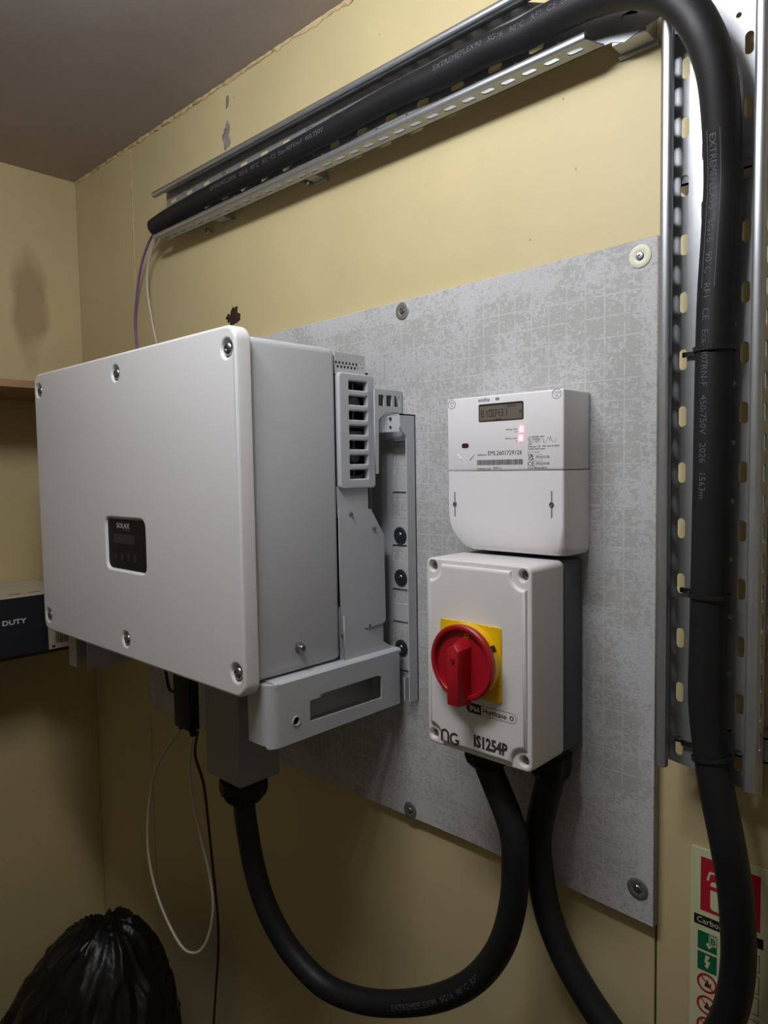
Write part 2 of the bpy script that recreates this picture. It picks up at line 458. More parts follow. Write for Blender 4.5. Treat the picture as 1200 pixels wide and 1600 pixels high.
# ------------------------------------------------------------------ wall bracket of the inverter
br = empty('inverter_bracket', (-1.04, -0.013, 1.136))
tag(br, 'pale grey steel hanging bracket with slotted side arms behind and under the inverter', 'bracket')
def mir(x): return -2.08 - x + 0.0   # mirror about the inverter's centre line x = -1.04
def mirror_mesh(me):
    if isinstance(me, bmesh.types.BMesh):
        bm = me; me = bpy.data.meshes.new('t'); bm.to_mesh(me); bm.free()
    me.transform(Matrix.Translation((-2.08, 0, 0)) @ Matrix.Diagonal((-1, 1, 1, 1))); me.flip_normals(); return me
def post_mesh():
    XP = -0.706
    fl = [(-0.012, 1.580), (-0.047, 1.580), (-0.047, 1.560), (-0.044, 1.556), (-0.033, 1.546), (-0.033, 1.142), (-0.012, 1.142)]
    flange = plate(fl[::-1], t=0.002, plane='x', off=XP)
    wins = []
    def w(y0, y1, x0=612, x1=648):
        a = at(x0, y0, -.0155); b = at(x0 + 3, y1, -.0155); z1, z0 = a.z, b.z
        wins.append(rrect(a.x, XP - 0.010, z0, z1, 0.004, 3))
    w(690, 742); w(768, 812); w(850, 876); w(918, 942); w(968, 1008); w(1042, 1056)
    web = plate(rrect(-0.800, XP, 1.142, 1.580), wins, t=0.002, off=-0.0145)
    holes = [circ(-0.7255, 1.573, 0.0035, 12), circ(-0.7255, 1.5605, 0.003, 12), circ(-0.762, 1.570, 0.0028, 12), circ(-0.762, 1.560, 0.0028, 12)]
    tab = plate([(-0.775, 1.554), (-0.708, 1.554), (-0.708, 1.578), (-0.722, 1.579), (-0.775, 1.572)], holes, t=0.002, off=-0.047)
    top = plate([(-0.722, -0.047), (-0.706, -0.047), (-0.706, -0.012), (-0.722, -0.012)], t=0.002, plane='z', off=1.580)
    lft = plate([(-0.033, 1.142), (-0.012, 1.142), (-0.012, 1.578), (-0.033, 1.578)], t=0.002, plane='x', off=-0.798)
    lip = plate([(-0.033, 1.142), (-0.0145, 1.142), (-0.0145, 1.178), (-0.033, 1.178)], t=0.002, plane='x', off=-0.716)
    return join(flange, web, tab, top, lft, lip)
def arm_mesh():
    XA = -0.727
    hole = [(-0.2145, 1.157), (-0.073, 1.155), (-0.073, 1.187), (-0.0815, 1.1905), (-0.195, 1.1905), (-0.195, 1.186), (-0.2145, 1.186)]
    side = plate([(-0.266, 1.136), (-0.0345, 1.136), (-0.0345, 1.2195), (-0.266, 1.2195)], [hole, circ(-0.239, 1.1645, 0.0055, 16)], t=0.0025, plane='x', off=XA)
    ring = lathe((XA - 0.001, -0.239, 1.1645), (1, 0, 0), [(0.0072, 0), (0.0068, 0.0022), (0.0054, 0.0022), (0.0048, 0.0)], 18)
    # rounded front corner, then a short front face
    bm = bmesh.new(); prof = []
    for k in range(9):
        a = PI / 2 * k / 8; prof.append((XA - 0.018 + 0.018 * math.cos(a), -0.266 - 0.018 * math.sin(a)))
    prof.append((XA - 0.045, -0.284))
    lo_ = [bm.verts.new((x, y, 1.136 + (0.004 if i > 5 else 0))) for i, (x, y) in enumerate(prof)]; hi = [bm.verts.new((x, y, 1.2195 if i < 3 else 1.2185)) for i, (x, y) in enumerate(prof)]
    for i in range(len(prof) - 1): bm.faces.new((lo_[i], lo_[i + 1], hi[i + 1], hi[i]))
    bmesh.ops.recalc_face_normals(bm, faces=bm.faces[:])
    bmesh.ops.solidify(bm, geom=bm.faces[:], thickness=0.002)
    # rolled top edge with narrow top flange
    bmt = bmesh.new(); pr = []
    for k in range(6):
        a = PI / 2 * k / 5; pr.append((XA - 0.006 + 0.006 * math.cos(a), 1.2165 + 0.006 * math.sin(a)))
    pr += [(XA - 0.034, 1.2225)]
    A = [bmt.verts.new((x, -0.272, z)) for x, z in pr]; B = [bmt.verts.new((x, -0.0285, z)) for x, z in pr]
    for i in range(len(pr) - 1): bmt.faces.new((A[i], A[i + 1], B[i + 1], B[i]))
    bmesh.ops.recalc_face_normals(bmt, faces=bmt.faces[:])
    bmesh.ops.solidify(bmt, geom=bmt.faces[:], thickness=0.0015)
    capo = [(XA - 0.018 + 0.0182 * math.cos(PI / 2 * k / 8), -0.266 - 0.0182 * math.sin(PI / 2 * k / 8)) for k in range(9)]
    capm = plate([(XA - .045, -.284), (XA - .045, -.2655), (XA, -.2655)][::1] + capo[1:], t=.002, plane='z', off=1.2205)
    bmt2 = bm_box(XA - .062, XA - .0595, -0.27, -0.03, 1.136, 1.2215)
    rear = plate(rrect(XA - .06, XA, 1.136, 1.2195), t=0.002, off=-0.0345)
    return join(side, ring, bm, bmt, bmt2, rear, capm)
GREY = M['inv_grey']
smooth_sharp(obj('post', post_mesh(), GREY, br))
smooth_sharp(obj('post', mirror_mesh(post_mesh()), GREY, br))
smooth_sharp(obj('side_arm', arm_mesh(), GREY, br))
smooth_sharp(obj('side_arm', mirror_mesh(arm_mesh()), GREY, br))
gus = [(-0.1355, 1.222), (-0.034, 1.2215), (-0.034, 1.2225), (-0.1335, 1.2874), (-0.1355, 1.2874)]
obj('gusset', plate(gus, t=0.002, plane='x', off=-0.7395), GREY, br)
obj('gusset', mirror_mesh(plate(gus, t=0.002, plane='x', off=-0.7395)), GREY, br)
for zz in (1.178, 1.545):
    obj('cross_rail', bm_box(-1.29, -0.79, -0.030, -0.0145, zz - 0.02, zz + 0.02, 0.0015, 1), GREY, br)
for px, py in ((627, 836), (628, 902), (629, 1012)):
    p = at(px, py, -0.016)
    fixing((p.x - .002, p.z), M['washer_dark'], br, 0.0125, -0.0165)

# ------------------------------------------------------------------ inverter
inv = empty('solar_inverter', (-1.04, -0.2, 1.2225))
tag(inv, 'large white wall inverter with small black display, hung left of the meter on the board', 'inverter')
BX0, BX1 = -1.345, -0.745
b = obj('body', bm_box(BX0, BX1, -0.289, -0.137, 1.2235, 1.671, 0.010, 4), GREY, inv); smooth_sharp(b, 30)
SCR = [(-1.350, 1.6505), (-1.052, 1.6515), (-0.755, 1.652), (-1.350, 1.238), (-1.050, 1.239), (-0.753, 1.241)]
dp = (-1.103, -0.980, 1.3495, 1.4265)
cov = obj('front_cover', plate(rrect(-1.3715, -0.7355, 1.209, 1.681, 0.020, 8),
          [circ(x, z, 0.0112, 22) for x, z in SCR] + [rrect(dp[0] - .0015, dp[1] + .0015, dp[2] - .0015, dp[3] + .0015, 0.0115, 6)],
          t=0.0245, off=-0.3135, bev=0.0042, bres=3), M['inv_white'], inv); smooth_sharp(cov, 40)
obj('cover_backing', bm_box(-1.362, -0.744, -0.3075, -0.2892, 1.219, 1.671), M['inv_white'], cov)
for x, z in SCR:
    s = obj('screw', lathe((x, -0.3092, z), (0, -1, 0), [(0.0080, -.0017), (0.0084, 0.0010), (0.0076, 0.0032), (0.0048, 0.0048), (0.0026, 0.0052), (0.0024, 0.0026), (0, 0.0026)], 20), M['zinc'], cov, smooth=True)
scr = obj('side_bolt', lathe((-0.745, -0.2156, 1.2564), (1, 0, 0), [(0.0078, 0), (0.0078, 0.0012), (0.006, 0.0018), (0.0052, 0.0022), (0.0052, 0.0075), (0.0044, 0.0085), (0.0022, 0.0085), (0.002, 0.006), (0, 0.006)], 20), M['zinc'], inv); smooth_sharp(scr, 40)
# display
dpan = obj('display_panel', plate(rrect(dp[0], dp[1], dp[2], dp[3], 0.010, 6), t=0.002, off=-0.3100), M['panel_black'], inv)
DY = -0.3101
def D(px, py): p = at(px, py, -0.3103); return p.x, p.z
a = D(177, 833); c_ = D(210, 852)
obj('screen', plate(rrect(a[0], c_[0], c_[1] + .0005, a[1]), t=0.0002, off=DY), M['screen'], dpan)
a = D(182, 823.5)
obj('brand_lettering', text_mesh('SOLAX', 0.0112, a[0], a[1] - .0008, 'y', DY - .0001, sx=1.2), M['print_light'], dpan)
a = D(193, 830)
obj('brand_lettering', text_mesh('Power', 0.0062, a[0] + .0005, a[1] + .0002, 'y', DY - .0001, sx=1.2), M['print_faint'], dpan)
for k in range(4):
    a = D(180 + k * 10.1, 868 + k * 1.6)
    obj('touch_button', join(plate(circ(a[0], a[1] + .0024, .0032, 16), [circ(a[0], a[1] + .0024, .0025, 16)], t=.0001, off=DY),
                             plate(circ(a[0], a[1] - .0028, .0032, 16), [circ(a[0], a[1] - .0028, .0025, 16)], t=.0001, off=DY)), M['print_faint'], dpan)
# rear heat sink section
hs = obj('heat_sink', bm_box(BX0 + .02, -0.790, -0.137, -0.050, 1.262, 1.655), M['inv_inner'], inv)
bm = bmesh.new()
for i in range(14):
    bm_box(-0.789, -0.764, -0.131 + i * .0058, -0.1292 + i * .0058, 1.27, 1.645, bm=bm)
tag(obj('heat_sink_fins', bm, M['inv_inner'], inv), kind='stuff')
# perforated top strip with grille hood over it
pholes = []
for r_ in range(2):
    for k in range(9 - r_):
        pholes.append(circ(-0.1345 + k * .0068 + r_ * .0034, 1.6515 - r_ * .0056, 0.00235, 10))
pholes += [circ(-0.121, 1.6605, .0007, 6), circ(-0.0815, 1.6605, .0007, 6)]
obj('perforated_plate', plate([(-0.1375, 1.635), (-0.0765, 1.635), (-0.0765, 1.6655), (-0.1375, 1.6655)], pholes, t=0.0012, plane='x', off=-0.7475), GREY, inv)
def Yx(px): return atx(px, 700, -0.742).y
gh = []
for k in range(7):
    zt = 1.6265 - k * 0.0214
    gh.append(rrect(-0.1165, -0.0800, zt - 0.0128, zt, 0.0012, 2))
gr = obj('vent_grille', plate(rrect(-0.1365, -0.0640, 1.471, 1.6375, 0.006, 5), gh, t=0.0095, plane='x', off=-0.7405, bev=0.0022, bres=2), GREY, inv); smooth_sharp(gr, 40)
for zc in (1.595, 1.52):
    fr_ = obj('fan', join(lathe((-0.757, -0.098, zc), (1, 0, 0), [(0.012, 0), (0.012, 0.006), (0.010, 0.0072), (0, 0.0072)], 20),
                    plate(rrect(-.132, -.064, zc - .035, zc + .035, .004, 3), [circ(-.098, zc, .031, 24)], t=.008, plane='x', off=-.7505),
                    *[bm_box(-0.757, -0.7525, -0.0995 + dx * 1.0, -0.0965 + dx, zc - .03 + dz, zc + .03 + dz) for dx, dz in ((0, 0),)]), M['fan'], inv)
# sheet side panels
obj('side_panel', plate([(-0.1375, 1.43), (-0.0745, 1.43), (-0.0745, 1.475), (-0.1375, 1.475)], t=.0012, plane='x', off=-0.7475), GREY, inv)
obj('side_panel', plate([(-0.1375, 1.2600), (-0.080, 1.2610), (-0.0795, 1.2645), (-0.076, 1.2650), (-0.0755, 1.2605), (-0.046, 1.2625), (-0.0425, 1.266), (-0.0438, 1.3977), (-0.0715, 1.4395), (-0.1375, 1.4427)], t=.0014, plane='x', off=-0.745), GREY, inv)
obj('side_panel', plate([(-0.1375, 1.2235), (-0.046, 1.2235), (-0.046, 1.30), (-0.1375, 1.30)], t=.0012, plane='x', off=-0.7475), GREY, inv)
for px, py in ((548, 803), (584, 825.5)):
    p = atx(px, py, -0.745)
    sc_ = obj('screw', lathe((-0.745, p.y, p.z), (1, 0, 0), [(0.0034, 0), (0.0034, .0008), (.0026, .0012), (.0024, .0032), (.001, .0034), (.001, .002), (0, .002)], 14), M['zinc'], inv)
hw = []
for x0, x1 in ((591.3, 600), (603.5, 612), (616, 624)):
    a = atx(x0, 616, -0.730); b_ = atx(x1, 632.5, -0.730)
    hw.append(rrect(a.y, b_.y, 1.5925, 1.6090))
obj('hanging_plate', plate([(-0.0752, 1.492), (-0.0685, 1.492), (-0.0668, 1.572), (-0.052, 1.5835), (-0.0147, 1.5835), (-0.0147, 1.6165), (-0.0752, 1.6165)], hw, t=.002, plane='x', off=-0.730), GREY, inv)
obj('hole_shade_back', bm_box(-0.744, -0.741, -0.073, -0.0165, 1.586, 1.6135), M['fan'], inv)  # added dark backing, makes the plate's holes look shaded inside
obj('hole_shade_block', bm_box(-0.790, -0.7600, -0.1340, -0.0790, 1.632, 1.6635), M['inv_inner'], inv)  # dark block put behind the perforations to stand in for shade
obj('gap_shade_plate', bm_box(-0.790, -0.7600, -0.0600, -0.0570, 1.24, 1.60), mat('brown_shadowed_steel', (92, 80, 82), .6), inv)  # added plate, the gap's shade is put into its brown colour
# terminal box below
tb = obj('terminal_box', bm_box(-0.989, -0.8945, -0.2155, -0.138, 1.0105, 1.2235, 0.003, 2), M['plastic_grey'], inv); smooth_sharp(tb, 40)
def gland(c, r, h, parent, name='cable_gland', flare=1.0):
    x, y, z = c; bm = lathe((x, y, z), (0, 0, -1), [(r * .86, 0), (r * .86, h * .16), (r, h * .2), (r, h * .55), (r * .92, h * .75), (r * .75, h * .93), (r * .55, h), (0, h)], 32)
    for v in bm.verts:   # grip ribs on the nut
        d = Vector((v.co.x - x, v.co.y - y, 0))
        if d.length > r * .84:
            a = math.atan2(d.y, d.x); k = 1 + 0.035 * (1 if int((a + PI) / (2 * PI) * 32 + .5) % 4 < 2 else -1); v.co.x = x + d.x * k; v.co.y = y + d.y * k
    return obj(name, bm, M['black_plastic'], parent)
g1 = gland((-0.9415, -0.1765, 1.0105), 0.0375, 0.046, inv)
for i in range(6):
    x = -1.325 + i * .030 + (0.02 if i > 2 else 0)
    obj('solar_connector', lathe((x, -0.21, 1.2235), (0, 0, -1), [(.0075, 0), (.0075, .012), (.010, .014), (.010, .026), (.0065, .030), (.0065, .038), (0, .038)], 16), M['black_plastic'], inv)

# communication dongle
dgl = empty('wifi_dongle', (-1.145, -0.20, 1.0)); tag(dgl, 'small black plug-in dongle hanging under the inverter, thin cables below it', 'dongle')
pa, pb, pc = at(272, 1130, -0.205), at(297, 1145, -0.205), at(313, 1139, -0.17)
zb = at(297, 1145, -0.205).z
dx0, dx1 = pa.x, pb.x
dd = atx(313, 1139, dx1).y
bx_ = obj('casing', bm_box(dx0, dx1, -0.205, dd, zb, zb + 0.150, 0.003, 2), M['black_plastic'], dgl); smooth_sharp(bx_, 40)
obj('plug', bm_box(dx0 + .01, dx1 - .01, -0.198, dd - .006, zb + .149, 1.2235), M['black_plastic'], dgl)
obj('side_label', plate(rrect(-0.201, dd - .004, zb + 0.022, zb + 0.085), t=.0003, plane='x', off=dx1 + .0003), mat('dark_label', (46, 46, 52), .5), dgl)
obj('cable_exit', lathe((dx1 - .008, -0.195, zb), (0, 0, -1), [(.006, 0), (.005, .010), (0, .010)], 12), M['black_plastic'], dgl)
obj('cable_exit', lathe((dx0 + .006, -0.195, zb + .003), (0, 0, -1), [(.005, 0), (.004, .010), (0, .010)], 12), M['black_plastic'], dgl)

# ------------------------------------------------------------------ electricity meter
mt = empty('electricity_meter', (-0.507, -0.012, 1.39)); tag(mt, 'white electricity meter with grey display and two red lights, above the isolator', 'meter')
MX0, MX1, MF = -0.5940, -0.4207, -0.0764
u_ = obj('meter_case', bm_box(MX0, MX1, MF, -0.0125, 1.4950, 1.5902, 0.0022, 3), M['meter'], mt); smooth_sharp(u_, 40)
bm = bmesh.new(); rings = []
for i in range(25):
    f = i / 24; z = 1.4942 - f * 0.1035
    t1 = max(0, (1.448 - z) / (1.448 - 1.3907)); xl = MX0 + 0.028 * (1 - math.sqrt(max(0, 1 - t1 ** 2.4)))
    t2 = max(0, (1.425 - z) / (1.425 - 1.3907)); yf = MF + 0.012 * (1 - math.sqrt(max(0, 1 - t2 ** 2.2 * .96)))
    t3 = max(0, (1.400 - z) / .0093); xr = MX1 - 0.004 * (1 - math.sqrt(max(0, 1 - t3 ** 2)))
    r = 0.003 + 0.010 * t2
    ring = [(xr, -0.0125)]
    for k in range(5): a = PI / 2 * k / 4; ring.append((xr - r + r * math.cos(a), yf + r - r * math.sin(a)))
    for k in range(5): a = PI / 2 + PI / 2 * k / 4; ring.append((xl + r + r * math.cos(a), yf + r - r * math.sin(a)))
    ring.append((xl, -0.0125)); rings.append([bm.verts.new((x, y, z)) for x, y in ring])
for A, B in zip(rings, rings[1:]):
    n = len(A)
    for k in range(n): bm.faces.new((A[k], A[(k + 1) % n], B[(k + 1) % n], B[k]))
bm.faces.new(rings[0]); bm.faces.new(rings[-1]); bmesh.ops.recalc_face_normals(bm, faces=bm.faces[:])
tcov = obj('terminal_cover', bm, M['meter'], mt); smooth_sharp(tcov, 40)
for x, z in ((-0.5823, 1.4505), (-0.4368, 1.4533)):
    obj('seal_slot', plate(rrect(x - .0010, x + .0010, z - .0165, z + .0165, .0009, 2), t=.0003, off=MF - .0002), M['ink_light'], tcov)
    s = obj('seal_screw', lathe((x, MF, z), (0, -1, 0), [(.0034, 0), (.0030, .0012), (.0012, .0014), (.001, .0006), (0, .0006)], 14), M['zinc'], tcov)
MY = MF - 0.0001
fr0 = obj('display_window', plate(rrect(-0.5424, -0.4754, 1.5572, 1.5797, .002, 3), t=.0006, off=MF - .0003), M['lcd_frame'], mt)
obj('screen', plate(rrect(-0.5408, -0.4770, 1.5586, 1.5772, .001, 2), t=.0003, off=MF - .0005), M['lcd'], fr0)
SEG = {'0': 'abcdef', '1': 'bc', '3': 'abcdg', '4': 'bcfg', '8': 'abcdefg', '2': 'abdeg'}
def digit(ch, x, z, w, h, t):
    q = {'a': (x, x + w, z + h - t, z + h), 'd': (x, x + w, z, z + t), 'g': (x, x + w, z + h / 2 - t / 2, z + h / 2 + t / 2), 'f': (x, x + t, z + h / 2, z + h),
         'e': (x, x + t, z, z + h / 2), 'b': (x + w - t, x + w, z + h / 2, z + h), 'c': (x + w - t, x + w, z, z + h / 2)}
    return [bm_box(q[s][0], q[s][1], MF - .0009, MF - .0006, q[s][2], q[s][3]) for s in SEG[ch]]
parts = []
for i, (ch, x) in enumerate((('8', -0.5385), ('1', -0.5335), ('0', -0.5262), ('0', -0.5205), ('4', -0.5148), ('3', -0.5092), ('1', -0.5035))):
    parts += digit(ch, x, 1.5635, .0042, .0085, .0007)
for k in range(3): parts.append(bm_box(-0.4985 + k * .0045, -0.4955 + k * .0045, MF - .0009, MF - .0006, 1.5745, 1.5762))
parts.append(bm_box(-0.5165, -0.5075, MF - .0009, MF - .0006, 1.5592, 1.5604)); parts.append(bm_box(-0.4815, -0.4785, MF - .0009, MF - .0006, 1.5665, 1.5690))
obj('screen_digits', join(*parts), M['lcd_dark'], fr0)
for px, py in ((815, 671), (814, 685)):
    p = at(px, py, MF)
    l_ = obj('indicator_light', bm_box(p.x - .0024, p.x + .0024, MF - .0016, MF + .001, p.z - .0040, p.z + .0040, .0008, 2), M['led'], mt)
def T(s, px, py, size, m='ink', sx=1.0, bold=0.0, name='printed_text', ang=0.0):
    p = at(px, py, MF); return obj(name, text_mesh(s, size, p.x, p.z, 'y', MY, sx=sx, bold=bold), M[m], mt)
T('emlite', 747, 628.5, .0072, 'ink_light', 1.0, .02, 'maker_lettering')
p = at(774, 624, MF); obj('maker_badge', plate(rrect(p.x, p.x + .0060, p.z - .0015, p.z + .0022, .0015, 3), t=.0002, off=MY), M['ink_light'], mt)
T('1000 imp / kWh', 790, 672.5, .0026); T('Out', 804, 675.5, .0024); T('1000 imp / kvarh', 789, 686.5, .0026); T('In', 806, 690, .0024)
T('Serial no', 746, 712.5, .0040); T('EML2601729126', 762, 711.5, .0078, sx=.97)
a = at(745.5, 727, MF); c2 = at(816.5, 718, MF); bars = []; x = a.x
random.seed(4)
while x < c2.x:
    w = random.choice((.0005, .0005, .0008, .0012)); bars.append(bm_box(x, min(x + w, c2.x), MY - .0001, MY + .0001, a.z, a.z + .0066)); x += w + random.choice((.0004, .0005, .0007))
obj('bar_code', join(*bars), M['ink'], mt)
T('Model/Type Code', 745.5, 733.5, .0029); T('EMP1.av', 771, 733, .0038)
for i, (s, w) in enumerate((('3 x 230/400V 50Hz', 1), ('0,5 - 100(80)A', 1), ('-25°C...+55°C', 1), ('2025', 1), ('Accuracy 1 (2)   MID Class B, 3P4W', 1), ('3-phase static meter', 1))):
    T(s, 825, 684.3 + i * 3.7, .0029)
# wiring sketch
w0 = at(846, 687, MF); zig = [(0, .002), (.003, 0), (.003, -.004), (.006, -.003), (.009, .003), (.012, -.002), (.012, .004), (.015, -.003), (.019, -.003), (.019, .001)]
ws = []
for (x0, z0), (x1, z1) in zip(zig, zig[1:]):
    d = Vector((x1 - x0, z1 - z0)); n_ = Vector((-d.y, d.x)).normalized() * .00018
    ws.append(plate([(w0.x + x0 - n_.x, w0.z + z0 - n_.y), (w0.x + x1 - n_.x, w0.z + z1 - n_.y), (w0.x + x1 + n_.x, w0.z + z1 + n_.y), (w0.x + x0 + n_.x, w0.z + z0 + n_.y)], t=.0002, off=MY))
obj('printed_wiring_sketch', join(*ws), M['ink'], mt)
def frame_(x0, x1, z0, z1, t, off=MY, pl='y'): return plate(rrect(x0, x1, z0, z1), [rrect(x0 + t, x1 - t, z0 + t, z1 - t)], t=.0002, plane=pl, off=off)
p = at(825, 709, MF); obj('printed_box', join(frame_(p.x, p.x + .004, p.z - .001, p.z + .003, .0003)), M['ink'], mt)
T('II  cat. IV', 832, 707.5, .0026)
T('UK', 825.5, 714.5, .0052, sx=1.1, bold=.02); T('CA', 825.5, 719.5, .0052, sx=1.1, bold=.02); T('CE', 824, 728.5, .0085, sx=1.0, bold=0)
p = at(836, 721, MF)
obj('printed_box', join(frame_(p.x + .0008, p.x + .0100, p.z + .0005, p.z + .0085, .0003), frame_(p.x + .0008, p.x + .0100, p.z - .0083, p.z - .0003, .0003)), M['ink_light'], mt)
T('M26 0120', 838, 716, .0044); T('M26 0598', 838, 726.5, .0044); T('Made in PRC IEC 62053-21', 824.5, 732.3, .0025)
p = at(727, 696.5, MF); obj('optical_port', plate(rrect(p.x - .0056, p.x + .0056, p.z - .0031, p.z + .0031, .003, 5), t=.0008, off=MF - .0004), M['ir_port'], mt)
for sgn, (px, py) in ((-1, (718, 714)), (1, (737, 714))):
    p = at(px, py, MF); c, s = math.cos(.75), math.sin(.75); pts = []
    pts = slot(p.x, p.z, .0105, .0026, sgn * .75)
    obj('locating_ridge', plate(pts, t=.0014, off=MF - .0009, bev=.0003, bres=1), M['meter'], mt)
for px, py in ((706, 632), (870, 615)):
    p = at(px, py, MF)
    pw = obj('corner_plug', plate(circ(p.x, p.z, .0062, 24), [circ(p.x, p.z, .0056, 24)], t=.0005, off=MF - .0003), M['ink_light'], mt)
    obj('plug_marks', join(text_mesh('UTA', .0040, p.x, p.z + .0002, 'y', MY, 'CENTER'), text_mesh('26', .0036, p.x, p.z - .0035, 'y', MY, 'CENTER')), M['ink_light'], pw)

# ------------------------------------------------------------------ rotary isolator
sw = empty('isolator_switch', (-0.507, -0.012, 1.143)); tag(sw, 'light grey rotary isolator box with red handle on yellow plate, below the meter', 'isolator')
SX0, SX1, SZ0, SZ1, SF = -0.5848, -0.4288, 1.1435, 1.3850, -0.1345
sb = obj('base', bm_box(SX0 + .0015, SX1 - .0008, -0.0625, -0.0125, SZ0 + .001, SZ1 - .001, .005, 3), M['switch_base'], sw); smooth_sharp(sb, 40)
SS = [(-0.5735, 1.3745), (-0.4400, 1.3740), (-0.5748, 1.1560), (-0.4398, 1.1560)]
lid = obj('lid', plate(rrect(SX0, SX1, SZ0, SZ1, .008, 6), [circ(x, z, .0062, 20) for x, z in SS], t=.073, off=SF, bev=.0024, bres=3), M['switch'], sw); smooth_sharp(lid, 45)
obj('lid_filler', bm_box(SX0 + .003, SX1 - .003, SF + .012, -0.062, SZ0 + .003, SZ1 - .003), M['switch'], lid)
ip = []; R_ = .0185; q0, q1, w0_, w1_ = SX0 + .006, SX1 - .006, SZ0 + .0065, SZ1 - .0065
def arcp(cx, cz, a0, a1):
    return [(cx + R_ * math.cos(math.radians(a0 + (a1 - a0) * k / 8)), cz + R_ * math.sin(math.radians(a0 + (a1 - a0) * k / 8))) for k in range(9)]
ip = arcp(q1 - .002, w0_ + .002, 186, 84) + arcp(q1 - .002, w1_ - .002, 276, 174) + arcp(q0 + .002, w1_ - .002, 6, -96) + arcp(q0 + .002, w0_ + .002, 96, -6)
pn = obj('raised_panel', plate(ip, t=.0110, off=SF - .0040, bev=.0040, bres=2), M['switch'], lid); smooth_sharp(pn, 50)
PF = SF - .0040
for x, z in SS:
    obj('lid_screw', lathe((x, SF + .0115, z), (0, -1, 0), [(.0052, 0), (.0052, .003), (.004, .0042), (.0012, .0044), (.001, .003), (0, .003)], 16), mat('nylon_screw', (120, 118, 116), .5), lid)
KX, KZ = -0.5125, 1.2650
yp = obj('yellow_plate', plate(rrect(KX - .0455, KX + .0455, KZ - .0455, KZ + .0455, .003, 4), t=.0026, off=PF - .0020, bev=.0006, bres=1), M['yellow'], sw)
yr = obj('yellow_collar', join(lathe((KX, PF - .002, KZ), (0, -1, 0), [(.0448, 0), (.0448, .004), (.0438, .0128), (.040, .0128), (.0, .0128)], 56)), M['yellow'], sw); smooth_sharp(yr, 45)
# padlock notch in the collar
for a_ in (28, 208):
    ca, sa = math.cos(math.radians(a_)), math.sin(math.radians(a_))
    n_ = bm_box(-.0012, .0012, -.0045, .0045, -.0040, .0040)
    n_.transform(Matrix.Translation((KX + .0436 * ca, PF - .0088, KZ + .0436 * sa)) @ Matrix.Rotation(-math.radians(a_), 4, 'Y'))
    obj('padlock_slot', n_, M['dark_recess'], yr)
kf = PF - .0165
kd = obj('knob_disc', lathe((KX, PF - .0128, KZ), (0, -1, 0), [(.0452, 0), (.0460, .002), (.0460, .0075), (.0445, .0090), (.0410, .0090), (.0400, .0080), (.0396, .0030), (0, .0026)], 64), M['red'], sw); smooth_sharp(kd, 40)
# lever bar: profile in (x,z), front edge sloping
def lever():
    bm = bmesh.new(); W = .0098
    y0, yf = PF - .015, PF - .0370
    # section points along z for left side, mirrored right; pointed top
    front = [(-W * .8, -.0485), (W * .8, -.0485), (W * .9, .0175), (W * .05, .0245), (-W * .9, .0175)]
    back = [(-W * 1.15, -.0505), (W * 1.15, -.0505), (W * 1.3, .021), (W * .1, .0315), (-W * 1.3, .021)]
    A = [bm.verts.new((KX + x, yf + (.0035 if z > .02 else 0), KZ + z)) for x, z in front]; B = [bm.verts.new((KX + x, y0, KZ + z)) for x, z in back]
    bm.faces.new(A[::-1]); bm.faces.new(B)
    for k in range(5): bm.faces.new((A[k], A[(k + 1) % 5], B[(k + 1) % 5], B[k]))
    bmesh.ops.recalc_face_normals(bm, faces=bm.faces[:])
    bmesh.ops.bevel(bm, geom=bm.edges[:], offset=.0010, segments=2, profile=.5, affect='EDGES')
    return bm
lv = obj('handle', lever(), M['red'], sw); smooth_sharp(lv, 40)
obj('pivot_hole', lathe((KX, PF - .0360, KZ + .0065), (0, -1, 0), [(.0030, 0), (.0030, .0014), (0, .0014)], 14), M['red_dark'], lv)
obj('window_mark', text_mesh('I0', .010, KX + .002, KZ + .0300, 'y', PF - .0160, t=.0004), M['yellow'], kd)
def TS(s, px, py, size, name='printed_text', sx=1.0, bold=0.0, m='ink'):
    p = at(px, py, PF); return obj(name, text_mesh(s, size, p.x, p.z, 'y', PF - .0001, sx=sx, bold=bold), M[m], sw)
a = at(729, 1106, PF); bx = a.x; bz = 1.1985
obj('badge_outline', plate(rrect(bx, bx + .072, bz, bz + .0125, .006, 6), [rrect(bx + .0006, bx + .0714, bz + .0006, bz + .0119, .0054, 6)], t=.0002, off=PF - .0001), M['ink'], sw)
obj('badge_fill', plate([(bx + .022, bz + .0003), (bx + .022, bz + .0122)] + rrect(bx + .0003, bx + .0300, bz + .0003, bz + .0122, .006, 6)[13:], t=.0002, off=PF - .0001), M['ink'], sw)
obj('printed_text', text_mesh('IP66', .0088, bx + .0045, bz + .0030, 'y', PF - .0003, bold=.02), M['switch'], sw)
obj('printed_text', text_mesh('Hurricane', .0090, bx + .0245, bz + .0034, 'y', PF - .0001, bold=.02, sx=.92), M['ink'], sw)
obj('badge_dot', plate(circ(bx + .0655, bz + .0062, .0030, 14), [circ(bx + .0655, bz + .0062, .0016, 12)], t=.0002, off=PF - .0001), M['ink'], sw)
